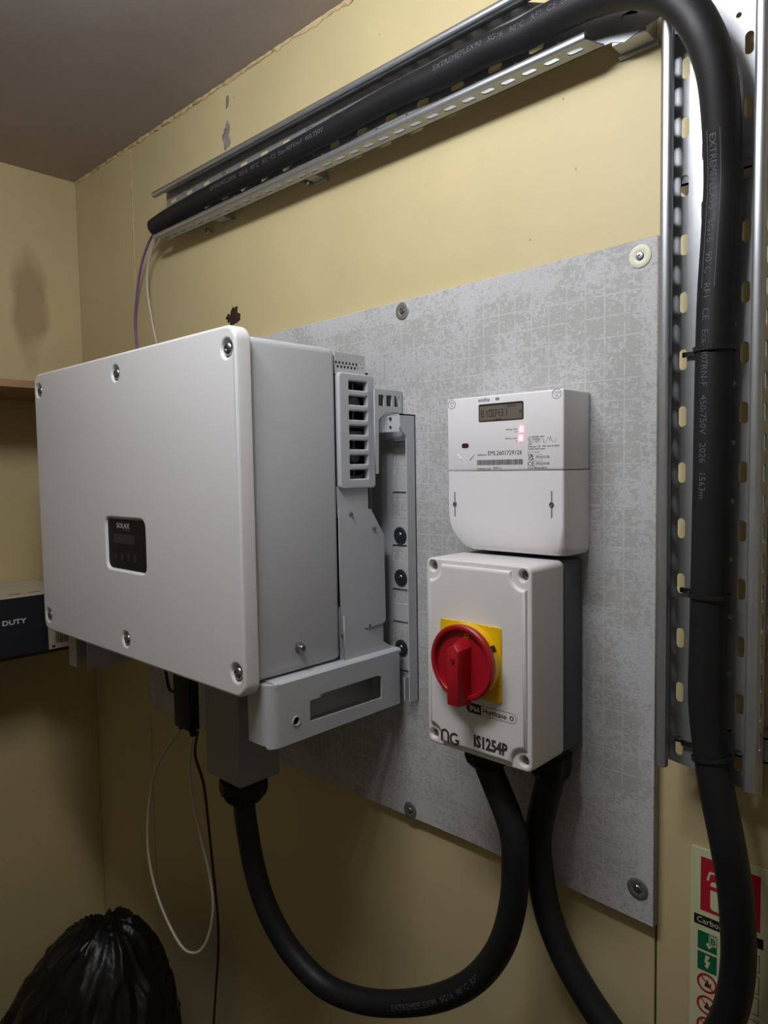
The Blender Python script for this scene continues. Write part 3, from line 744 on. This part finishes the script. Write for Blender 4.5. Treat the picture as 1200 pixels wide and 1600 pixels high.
# maker's monogram: rounded n + G as strokes
def stroke(pts, w):
    L_, R2 = [], []
    for i, p in enumerate(pts):
        a = Vector(pts[max(i - 1, 0)]); b2 = Vector(pts[min(i + 1, len(pts) - 1)]); d = (b2 - a).normalized(); n_ = Vector((-d.y, d.x)) * w / 2; p = Vector(p)
        L_.append(tuple(p + n_)); R2.append(tuple(p - n_))
    return plate(R2 + L_[::-1], t=.0002, off=PF - .0001)
def arc(cx, cz, r, a0, a1, n=12): return [(cx + r * math.cos(math.radians(a0 + (a1 - a0) * k / n)), cz + r * math.sin(math.radians(a0 + (a1 - a0) * k / n))) for k in range(n + 1)]
lg = at(690.5, 1147, PF); lx, lz = lg.x, lg.z
obj('maker_monogram', join(stroke([(lx, lz - .0085)] + arc(lx + .0052, lz + .0015, .0052, 180, 0) + [(lx + .0104, lz - .0085)], .0032),
     stroke(arc(lx + .0205, lz - .0015, .0066, 50, 350) + [(lx + .0215, lz - .0030)], .0032)), M['ink'], sw)
TS('IS1254P', 740, 1165, .0200, 'model_number', .76, .045)
gl1 = gland((-0.5270, -0.085, SZ0), 0.0285, 0.034, sw); gl2 = gland((-0.4540, -0.050, SZ0 + .001), 0.0270, 0.042, sw)

# ------------------------------------------------------------------ cable trays
YB, YT = -0.032, -0.060        # vertical tray bed and lip planes
VX0, VX1 = -0.3150, -0.2128
vt = empty('cable_tray', ((VX0 + VX1) / 2, YB, 1.13)); tag(vt, 'vertical galvanised slotted cable tray on the wall at the right edge', 'cable tray')
ZTOP = ZC - 0.002
def z_at(x, y, base, px): return base
hl = []
for k in range(-1, 17):
    z = 1.18141 + 0.06172 * k
    if z < 1.15 or z > 2.22: continue
    for x in (-0.3000, -0.2600, -0.2370): hl.append(slot(x, z, .0085, .0225))
    if k % 1 == 0 and z + .031 < 2.2: hl.append(slot(-0.2780, z + .031, .0085, .0225)); hl.append(circ(-0.2475, z + .031, .0028, 10))
hl = [h for h in hl if not (abs(h[0][1] - 2.0) < 0.06 and h[0][0] < -0.25)]
hl += [slot(-0.2640, 2.01, .022, .010, .5)]
zbl = 1.1480
bed_out = [(VX0, 1.163), (VX1, 1.150), (VX1, ZTOP), (VX0, ZTOP)]
obj('tray_bed', plate(bed_out, hl, t=.0014, off=YB - .0014), M['galv'], vt)
def side_holes(z0, z1, ph):
    out = []; z = ph
    while z < z1 - .02:
        if z > z0 + .02: out.append(slot(YB - .0140, z, .009, .0190))
        z += 0.03086
    return out
ZL = 1.962
lf = obj('tray_side', plate([(YT, 1.1635), (YB, 1.163), (YB, ZL), (YT, ZL + .002)], side_holes(1.165, ZL, 1.190), t=.0014, plane='x', off=VX0 + .0014), M['galv'], vt)
rf = obj('tray_side', plate([(YT, 1.162), (YB, 1.152), (YB, ZTOP), (YT, ZTOP)], side_holes(1.162, ZTOP, 1.1808), t=.0014, plane='x', off=VX1), M['galv'], vt)
def lip_v(x, z0, z1, sgn):
    # rolled safety return: a rounded inward lip
    bm = bmesh.new(); pr = []
    for k in range(7):
        a = PI * k / 6; pr.append((x + sgn * (.0055 - .0055 * math.cos(a)), YT - .0030 * math.sin(a)))
    pr += [(x + sgn * .011, YT + .006)]
    A = [bm.verts.new((p[0], p[1], z0)) for p in pr]; B = [bm.verts.new((p[0], p[1], z1)) for p in pr]
    for k in range(len(pr) - 1): bm.faces.new((A[k], A[k + 1], B[k + 1], B[k]))
    bmesh.ops.recalc_face_normals(bm, faces=bm.faces[:]); bmesh.ops.solidify(bm, geom=bm.faces[:], thickness=.0012)
    return bm
smooth_sharp(obj('tray_lip', lip_v(VX0, 1.1635, ZL + .002, 1), M['galv_edge'], lf), 50)
smooth_sharp(obj('tray_lip', lip_v(VX1, 1.162, ZTOP, -1), M['galv_edge'], rf), 50)

# horizontal tray
HB, HT = -0.030, -0.056
HZ0, HZ1 = 1.9835, 2.0790
HX0, HX1 = -1.368, -0.405
ht = empty('cable_tray', (-0.88, HB, HZ0)); tag(ht, 'horizontal galvanised slotted cable tray high on the wall above the inverter', 'cable tray')
hh = []
for k in range(16):
    x = -1.2795 + (k - 1) * 0.0612
    if x > HX1 - .0: continue
    hh.append(slot(x, 2.0585, .0215, .0085)); hh.append(slot(x, 2.0165, .0215, .0085))
    if x + .03 < HX1: hh.append(slot(x + .0306, 2.0375, .0215, .0085)); hh.append(circ(x + .0306, 2.0090, .0028, 10))
hh.append(slot(at(984, 24, HB).x, at(984, 24, HB).z, .020, .008, .05))
tip = at(1037, 22, HB)
hh = [h for h in hh if all(p[0] > HX0 + .002 for p in h)]
obj('tray_bed', plate([(HX0, HZ0), (HX1 + .02, HZ0), (HX1 + .035, HZ0 - .006), (tip.x, tip.z), (tip.x - .02, tip.z + .010), (-0.41, 2.035), (-0.50, HZ1), (HX0, HZ1)], [h for h in hh if h[0][0] < -.44 or h is hh[-1] or (h[0][1] < 2.02 and h[0][0] < -.42)], t=.0014, off=HB - .0014), M['galv'], ht)
def hside(z, up):
    holes = []; x = HX0 + .018
    while x < HX1 - .015:
        holes.append(slot(x, (HB + HT) / 2 - .001, .0195, .0090)); x += .03086
    out = [(HX0, HT), (HX1, HT), (HX1 + .012, HB), (HX0 + .008, HB)]
    return plate(out, holes, t=.0014, plane='z', off=z)
l1 = obj('tray_side', hside(HZ0 + .0014, 0), M['galv'], ht); l2 = obj('tray_side', hside(HZ1, 1), M['galv'], ht)
def lip_h(z, x0, x1, sgn):
    bm = bmesh.new(); pr = []
    for k in range(7):
        a = PI * k / 6; pr.append((HT - .0030 * math.sin(a), z + sgn * (.0050 - .0050 * math.cos(a))))
    pr += [(HT + .006, z + sgn * .010)]
    A = [bm.verts.new((x0, p[0], p[1])) for p in pr]; B = [bm.verts.new((x1, p[0], p[1])) for p in pr]
    for k in range(len(pr) - 1): bm.faces.new((A[k], A[k + 1], B[k + 1], B[k]))
    bmesh.ops.recalc_face_normals(bm, faces=bm.faces[:]); bmesh.ops.solidify(bm, geom=bm.faces[:], thickness=.0012)
    return bm
smooth_sharp(obj('tray_lip', lip_h(HZ0, HX0 - .012, HX1, 1), M['galv_edge'], l1), 50)
smooth_sharp(obj('tray_lip', lip_h(HZ1, HX0 - .012, HX1 + .02, -1), M['galv_edge'], l2), 50)
# wall struts behind the trays
def strut(x0, x1, z0, z1, y0, label, horiz=True):
    s = obj('mounting_strut', join(bm_box(x0, x1, y0 + .0, y0 + .002, z0, z1), bm_box(x0, x1, y0, -0.0, z0, z0 + .002), bm_box(x0, x1, y0, -0.0, z1 - .002, z1), bm_box(x0, x1, -.002, -0.0, z0, z1)), M['galv'])
    return tag(s, label, 'strut')
strut(-0.311, -0.200, 1.185, 1.212, YB, 'short steel strut behind the lower end of the vertical tray')
strut(-0.311, -0.200, 1.80, 1.827, YB, 'steel strut behind the upper part of the vertical tray')
def bracket(px, x0, x1, label, z0=HZ0 + .003):
    s = obj('tray_bracket', join(bm_box(x0, x1, HB, -0.0, z0, HZ1 - .006), bm_box(x0 - .004, x1 + .004, -.006, -0.0, z0 - .004, z0 + .004, .001, 1)), M['galv'])
    return tag(s, label, 'bracket')
bracket(0, -1.205, -1.175, 'steel stand-off bracket behind the left part of the high tray')
bracket(0, -0.93, -0.905, 'steel stand-off bracket behind the middle of the high tray')
bracket(0, -0.385, -0.345, 'steel stand-off bracket behind the right end of the high tray', HZ0 - .004)
for i, (px, py, lb) in enumerate(((487, 286, 'zinc screw in the wall under the middle of the high tray'), (331, 362, 'zinc screw in the wall under the left end of the high tray'))):
    p = at(px, py, 0)
    tag(obj('wall_screw', lathe((p.x, 0, p.z), (0, -1, 0), [(.0035, 0), (.0035, .009), (.006, .010), (.005, .013), (0, .0135)], 12), M['zinc']), lb, 'screw')

# ------------------------------------------------------------------ power cables
cr = 0.0176
pts = [(-0.9415, -0.1765, 1.0), at(382, 1262, -.1765)] + [at(px, py, y) for px, py, y in
       ((387, 1300, -.175), (396, 1350, -.172), (410, 1400, -.168), (432, 1450, -.160), (463, 1497, -.150), (507, 1540, -.138), (560, 1562, -.126),
        (618, 1568, -.115), (685, 1559, -.105), (740, 1532, -.097), (780, 1483, -.091), (800, 1420, -.088), (805, 1350, -.087), (799, 1290, -.086))] + [(-0.5270, -0.085, 1.115), (-0.5270, -0.085, 1.14)]
bm, fr1 = tube(pts, cr, 24, 10)
c1 = obj('power_cable', bm, M['black_rubber'], smooth=True)
tag(c1, 'thick black power cable looping from the inverter box to the left isolator gland', 'cable')
obj('sheath_lettering', wrap_text(fr1, 0.50, -0.15, 'EXTREMEFLEX90  SG16  90°C  RF1', .0105, 1.15), M['cable_print'], c1)

ra, rb = .0160, .0180
HC = -.0475
P2 = [at(243, 356, HC), at(262, 342, HC), at(298, 320, HC), at(345, 295, HC), at(410, 262, HC), at(500, 214, HC), at(607, 155, HC), at(690, 116, -.049),
      at(750, 84, -.052), at(810, 58, -.056), at(850, 36, -.060)]
P2 += [at(915, 4, -.068), at(985, -17, -.078), at(1040, -10, -.084), at(1076, 16, -.086), at(1098, 50, -.085), at(1113, 88, -.080), at(1122, 130, -.074), at(1128, 200, -.064), at(1130, 280, -.054),
       at(1126, 360, -.0535), at(1119, 470, -.0525), at(1115, 600, -.0522), at(1112, 750, -.0522), at(1109, 880, -.0522), at(1106, 1000, -.053), at(1104, 1090, -.055),
       at(1109, 1160, -.056), at(1121, 1240, -.060), at(1135, 1310, -.060), at(1147, 1380, -.056), at(1153, 1450, -.050), at(1153, 1510, -.045), at(1145, 1565, -.042), at(1128, 1610, -.040),
       at(1095, 1655, -.038), at(1040, 1680, -.036), at(985, 1650, -.036), at(946, 1600, -.036), at(910, 1545, -.037), at(880, 1490, -.038), at(857, 1430, -.040), at(845, 1370, -.042), at(841, 1300, -.044)]
P2 += [Vector((-0.4540, -.050, 1.108)), Vector((-0.4540, -.050, 1.14))]
bm, fr2 = tube(P2, [.0190, .0175] + [ra] * 3 + [.0165] * 2 + [.0185] * 20 + [.0178] * (len(P2) - 27), 24, 10)
c2_ = obj('power_cable', bm, M['black_rubber'], smooth=True)
tag(c2_, 'thick black supply cable through both trays, curving below to the right isolator gland', 'cable')
def s_near(fr, P):
    return min(fr, key=lambda f: (f[1] - P).length)[0]
sv = s_near(fr2, at(1128, 205, -.066))
obj('sheath_lettering', wrap_text(fr2, sv, 0.80, 'EXTREMEFLEX90   SG16   90°C   RF1   CE   Eca-H07RN-F   450/750V   2026   1563m', .0100, 1.04), M['cable_print'], c2_)
def wrap_rule(fr, s0, s1, v0, v1, ang):
    me = bpy.data.meshes.new('t'); n = max(1, int((s1 - s0) / .004)); vs = []; fs = []
    for i in range(n + 1):
        s = s0 + (s1 - s0) * i / n; vs += [(s - s0, v0, 0), (s - s0, v1, 0)]
        if i: fs.append((2 * i - 2, 2 * i - 1, 2 * i + 1, 2 * i))
    me.from_pydata(vs, [], fs)
    for v in me.vertices:
        s = s0 + v.co.x; k = 0
        while k < len(fr) - 2 and fr[k + 1][0] < s: k += 1
        a, b = fr[k], fr[k + 1]; f = (s - a[0]) / max(1e-9, b[0] - a[0]); r = a[5] + .0002
        p = a[1].lerp(b[1], f); nn = a[3].lerp(b[3], f).normalized(); bb = a[4].lerp(b[4], f).normalized(); th = ang - v.co.y / r
        v.co = p + (nn * math.cos(th) + bb * math.sin(th)) * r
    return me
obj('print_frame', join(wrap_rule(fr2, sv - .003, sv + .152, -.0030, -.0026, .8), wrap_rule(fr2, sv - .003, sv + .152, .0105, .0109, .8), wrap_rule(fr2, sv - .003, sv - .0026, -.003, .0109, .8), wrap_rule(fr2, sv + .1516, sv + .152, -.003, .0109, .8)), M['cable_print'], c2_)
sh_ = s_near(fr2, at(693, 113, -.049))
obj('sheath_lettering', wrap_text(fr2, sh_, 0.15, 'EXTREMEFLEX90   SG16   90°C   RF1  CE  Eca', .0100, 1.12), M['cable_print'], c2_)
sh_ = s_near(fr2, at(340, 298, HC))
obj('sheath_lettering', wrap_text(fr2, sh_, 0.3, 'EXTREMEFLEX90   SG16   90°C   RF1  CE  Eca-H07RN-F  450/750V', .0100, 1.12), M['cable_print'], c2_)
# ties
def tie(s_target, label, xl, group=None, r=None):
    f = min(fr2, key=lambda q: abs(q[0] - s_target)); _, p, t, n, b_, rad = f
    R1 = rad + .0012; bm = bmesh.new(); ring = []
    for k in range(33):
        a = 2 * PI * k / 32; q = p + (n * math.cos(a) + b_ * math.sin(a)) * R1; q.y = min(q.y, YB - .0022); ring.append(q)
    A = [bm.verts.new(q + t * .0024) for q in ring[:-1]]; B = [bm.verts.new(q - t * .0024) for q in ring[:-1]]
    for k in range(32): bm.faces.new((A[k], A[(k + 1) % 32], B[(k + 1) % 32], B[k]))
    bmesh.ops.recalc_face_normals(bm, faces=bm.faces[:]); bmesh.ops.solidify(bm, geom=bm.faces[:], thickness=-.0012)
    root = empty('cable_tie', p); tag(root, label, 'cable tie', group)
    obj('strap', bm, M['tie'], root)
    z = p.z
    obj('strap_tail', join(bm_box(xl, p.x - rad * .55, YB - .006, YB - .0038, z - .0026, z + .0026), bm_box(xl, xl + .002, YB - .006, YB - .0014, z - .0026, z + .0026)), M['tie'], root)
    obj('head', bm_box(p.x - rad - .005, p.x - rad * .9 + .002, YB - .012, YB - .004, z - .0045, z + .0045, .001, 1), M['tie'], root)
tie(s_near(fr2, at(1116, 548, -.0436)), 'black cable tie on the vertical tray, level with the inverter top', -0.2990)
tie(s_near(fr2, at(1109, 922, -.044)), 'black cable tie on the vertical tray, level with the isolator top', -0.2990)
tie(s_near(fr2, at(1112, 1181, -.057)), 'black cable tie near the bottom end of the vertical tray', -0.2960)

def thin(name, pts, r, m, label, cat='cable', n=10):
    bm, _ = tube(pts, r, n, 8); return tag(obj(name, bm, m, smooth=True), label, cat)
thin('signal_cable', [at(248, 358, -.034)] + [at(px, py, y) for px, py, y in ((243, 362, -.034), (233, 378, -.030), (222, 410, -.024), (215, 450, -.016), (211, 500, -.010), (214, 545, -.008), (222, 600, -.01), (232, 700, -.02), (245, 850, -.02), (255, 950, -.02), (262, 1040, -.022))],
     .0027, M['purple'], 'thin purple cable hanging from the left end of the high tray')
thin('signal_cable', [at(251, 366, -.037)] + [at(px, py, y) for px, py, y in ((246, 372, -.036), (236, 393, -.030), (230, 425, -.022), (231, 460, -.014), (238, 505, -.008), (245, 540, -.006), (252, 600, -.008), (262, 720, -.018), (268, 850, -.018), (272, 1000, -.02))],
     .0026, M['white_cable'], 'thin white cable dropping from the high tray behind the inverter')
d1 = Vector((dx1 - .008, -0.195, zb - .008)); d0 = Vector((dx0 + .006, -0.195, zb - .005))
thin('signal_cable', [d1] + [at(px, py, y) for px, py, y in ((296, 1195, -.185), (301, 1250, -.175), (314, 1310, -.165), (327, 1365, -.155), (333, 1415, -.15), (328, 1455, -.15), (317, 1481, -.155), (302, 1489, -.16), (284, 1479, -.165), (262, 1440, -.17), (243, 1390, -.175), (232, 1335, -.18), (231, 1285, -.185), (236, 1235, -.19), (248, 1190, -.192))] + [d0],
     .0026, M['white_cable'], 'thin white cable hanging in a long loop under the black dongle')
thin('signal_cable', [d1 + Vector((.005, .006, 0.004))] + [at(px, py, y) for px, py, y in ((305, 1180, -.16), (318, 1225, -.14), (326, 1290, -.12), (333, 1360, -.10), (340, 1430, -.08), (341, 1490, -.06), (337, 1550, -.05), (333, 1620, -.04), (330, 1720, -.03))],
     .0026, M['violet_dark'], 'thin dark purple cable falling from the dongle to the floor')
thin('signal_cable', [d0 + Vector((.006, .014, .075))] + [at(px, py, y) for px, py, y in ((268, 1080, -.165), (260, 1055, -.15), (258, 1030, -.13), (262, 1000, -.10))],
     .0028, M['black_rubber'], 'short thin black cable curving up beside the dongle')

# ------------------------------------------------------------------ fire sign
sg = empty('fire_sign', (-0.245, 0, 0.80)); tag(sg, 'pale green fire extinguisher sign, partly behind the black cable', 'sign')
obj('sign_sheet', plate(rrect(-0.2965, -0.2120, 0.800, 1.0535, .002, 3), t=.0012, off=-.0012), M['sign'], sg)
SY = -0.0014
def sp(outline, m, holes=(), name='printed_symbol', off=SY): return obj(name, plate(outline, holes, t=.0002, off=off), M[m], sg)
sp(rrect(-0.2855, -0.2215, 0.980, 1.0440), 'sign_red', name='red_square')
# extinguisher pictogram
sp(rrect(-0.2745, -0.2545, 0.984, 1.0180, .004, 4), 'sign', off=SY - .0002); sp(rrect(-0.2745, -0.2545, 1.0080, 1.0125), 'sign_red', off=SY - .0004)
sp([(-.2790, 1.0180), (-.2765, 1.0180), (-.2745, 1.0265), (-.2560, 1.0285), (-.2560, 1.0310), (-.2760, 1.0290)], 'sign', off=SY - .0002)
sp(rrect(-.2680, -.2610, 1.018, 1.0270), 'sign', off=SY - .0002)
sp([(-.243, .988), (-.233, .985), (-.228, .995), (-.231, 1.008), (-.236, 1.018), (-.239, 1.006), (-.244, 1.000)], 'sign', off=SY - .0002)
sp(rrect(-0.2925, -0.2180, 0.9615, 0.9735), 'sign_black', name='name_strip')
obj('printed_text', text_mesh('Carbon Dioxide', .0098, -0.2895, 0.9645, 'y', SY - .0002, sx=.98), M['sign'], sg)
sp(rrect(-.2880, -.2665, .9325, .9545), 'sign_green', name='green_square')
sp([(-.279, .941), (-.275, .936), (-.271, .941), (-.2735, .943), (-.2765, .943)], 'sign', off=SY - .0002); sp(rrect(-.2755, -.2655, .9405, .9535), 'sign', off=SY - .0003)
sp(rrect(-.2750, -.2660, .9410, .9530), 'sign_green', off=SY - .0004); sp(rrect(-.2742, -.2668, .9418, .9522), 'sign', off=SY - .0005)
obj('printed_text', text_mesh('B', .0105, -.2737, .9434, 'y', SY - .0006, bold=.03), M['sign_green'], sg)
sp(rrect(-.2880, -.2665, .9075, .9295), 'sign_green', name='green_square')
sp([(-.2790, .9270), (-.2740, .9270), (-.2770, .9205), (-.2735, .9205), (-.2765, .9115), (-.2800, .9135), (-.2780, .9170), (-.2800, .9185)][::-1], 'sign', off=SY - .0002)
for i, zc in enumerate((.8935, .8665, .8400)):
    sp(circ(-.2770, zc, .0115, 28), 'sign_red', [circ(-.2770, zc, .0090, 28)], name='prohibition_ring')
    sp([(-.2845, zc + .0065), (-.2835, zc + .0075), (-.2695, zc - .0065), (-.2705, zc - .0075)][::-1], 'sign_red', off=SY - .0002)
    sp([(-.280, zc - .004), (-.277, zc + .005), (-.274, zc - .001), (-.272, zc + .003), (-.273, zc - .005)][::-1], 'sign_black', off=SY)
for i, zc in enumerate((.9430, .9180, .8930, .8660)):
    obj('text_frame', frame_(-.2620, -.2215, zc - .0100, zc + .0100, .0006, SY), M['sign_black'], sg)
sp(rrect(-0.294, -0.216, 0.8215, 0.8235), 'ink_light', name='rule')

# ------------------------------------------------------------------ shelves, carton, bin bag on the left
tag(obj('shelf', bm_box(XL, -1.585, -1.25, -0.012, 1.681, 1.697, .001, 1), M['wood']), 'brown wooden upper shelf on the left wall, behind the inverter corner', 'shelf')
tag(obj('shelf', bm_box(XL, -1.665, -1.25, -0.11, 1.089, 1.1065, .001, 1), mat('dark_shelf', (92, 72, 56), .8, var=.1, vscale=20)), 'dark lower shelf on the left wall, under the black and cream carton', 'shelf')
cb = empty('carton', (-1.74, -0.35, 1.1066)); tag(cb, 'black and cream cardboard carton with white lettering on the lower left shelf', 'carton')
CZ0, CZ1, CF = 1.1068, 1.2345, -1.6205
obj('carton_body', bm_box(-1.862, CF - .0006, -0.62, -0.152, CZ0, CZ1, .0008, 1), M['box_cream'], cb)
obj('black_face', plate(rrect(-0.6195, -0.2130, CZ0 + .0004, CZ1 - .0012), t=.0006, plane='x', off=CF), M['box_black'], cb)
a = atx(3, 979, CF); b2 = atx(35, 972, CF)
obj('carton_lettering', text_mesh('DUTY', .0148, a.y, a.z + .0005, 'x', CF + .0002, bold=.03, sx=1.25), M['print_light'], cb)
bars = []; y = -0.197; random.seed(9)
while y < -.158:
    w = random.choice((.0008, .0012, .002)); bars.append(bm_box(CF - .0004, CF, y, y + w, CZ0 + .012, CZ0 + .07)); y += w + random.choice((.0008, .0014))
obj('bar_code', join(*bars), M['ink'], cb)
lab = []
for i in range(9): lab.append(bm_box(-1.665 + (i % 2) * .0, -1.658, -.53 + i * .042, -.505 + i * .042, CZ1 - .0002, CZ1 + .0003))
lab.append(bm_box(-1.725, -1.700, -.45, -.29, CZ1 - .0002, CZ1 + .0003))
obj('top_print', join(*lab), M['ink'], cb)
obj('corner_mark', bm_box(CF - .0002, CF + .0004, -.206, -.199, CZ0 + .004, CZ0 + .009), M['ink'], cb)

bg = empty('bin_bag', (-1.42, -0.22, 0)); tag(bg, 'black plastic bin bag standing on the floor in the left corner', 'bin bag')
bm = bmesh.new(); bmesh.ops.create_icosphere(bm, subdivisions=6, radius=1)
for v in bm.verts:
    d = v.co.normalized(); zz = (d.z + 1) / 2
    q = Vector((d.x * 1.5, d.y * 1.5, d.z * 1.1))
    k = noise.fractal(q + Vector((4, 1, 3)), 1.0, 2.0, 3) * .10
    # folds run up towards the gathered neck
    a = math.atan2(d.y, d.x); fold = abs(noise.noise(Vector((math.cos(a) * 3.2, math.sin(a) * 3.2, d.z * 1.6)))) * .16
    fold += abs(noise.noise(Vector((math.cos(a) * 8, math.sin(a) * 8, d.z * 4)))) * .05
    R = .27 * (1 + k - fold) * (1 - .52 * zz ** 1.5)
    flat = math.hypot(d.x, d.y); s_ = (flat ** .7 / max(flat, 1e-6)) if flat > 1e-6 else 1
    v.co = Vector((-1.47 + .095 * zz + d.x * s_ * R, -0.285 + .07 * zz + d.y * s_ * R * .85, max(0.001, .60 * zz ** .85 * (1 - fold * .35))))
    v.co.y = min(v.co.y, -.016)
obj('bag_film', bm, M['bag'], bg, smooth=True)
from mathutils.bvhtree import BVHTree
film = bg.children[0]; bvh = BVHTree.FromPolygons([v.co + bg.location for v in film.data.vertices], [tuple(p.vertices) for p in film.data.polygons])
def on_bag(px, py):
    d = ray(px, py); h = bvh.ray_cast(CAM, d.normalized()); return h[0] + h[1] * .001 if h[0] else None
cres = [(146, 1469), (137, 1473), (129, 1480), (126, 1487), (128, 1491), (134, 1493), (136, 1485), (140, 1477)]
cp = [on_bag(*c) for c in cres]
if all(cp):
    bm = bmesh.new(); bm.faces.new([bm.verts.new(c) for c in cp]); bmesh.ops.recalc_face_normals(bm, faces=bm.faces[:]); bmesh.ops.solidify(bm, geom=bm.faces[:], thickness=.0015)
    obj('white_tear', bm, M['bag_white'], bg)
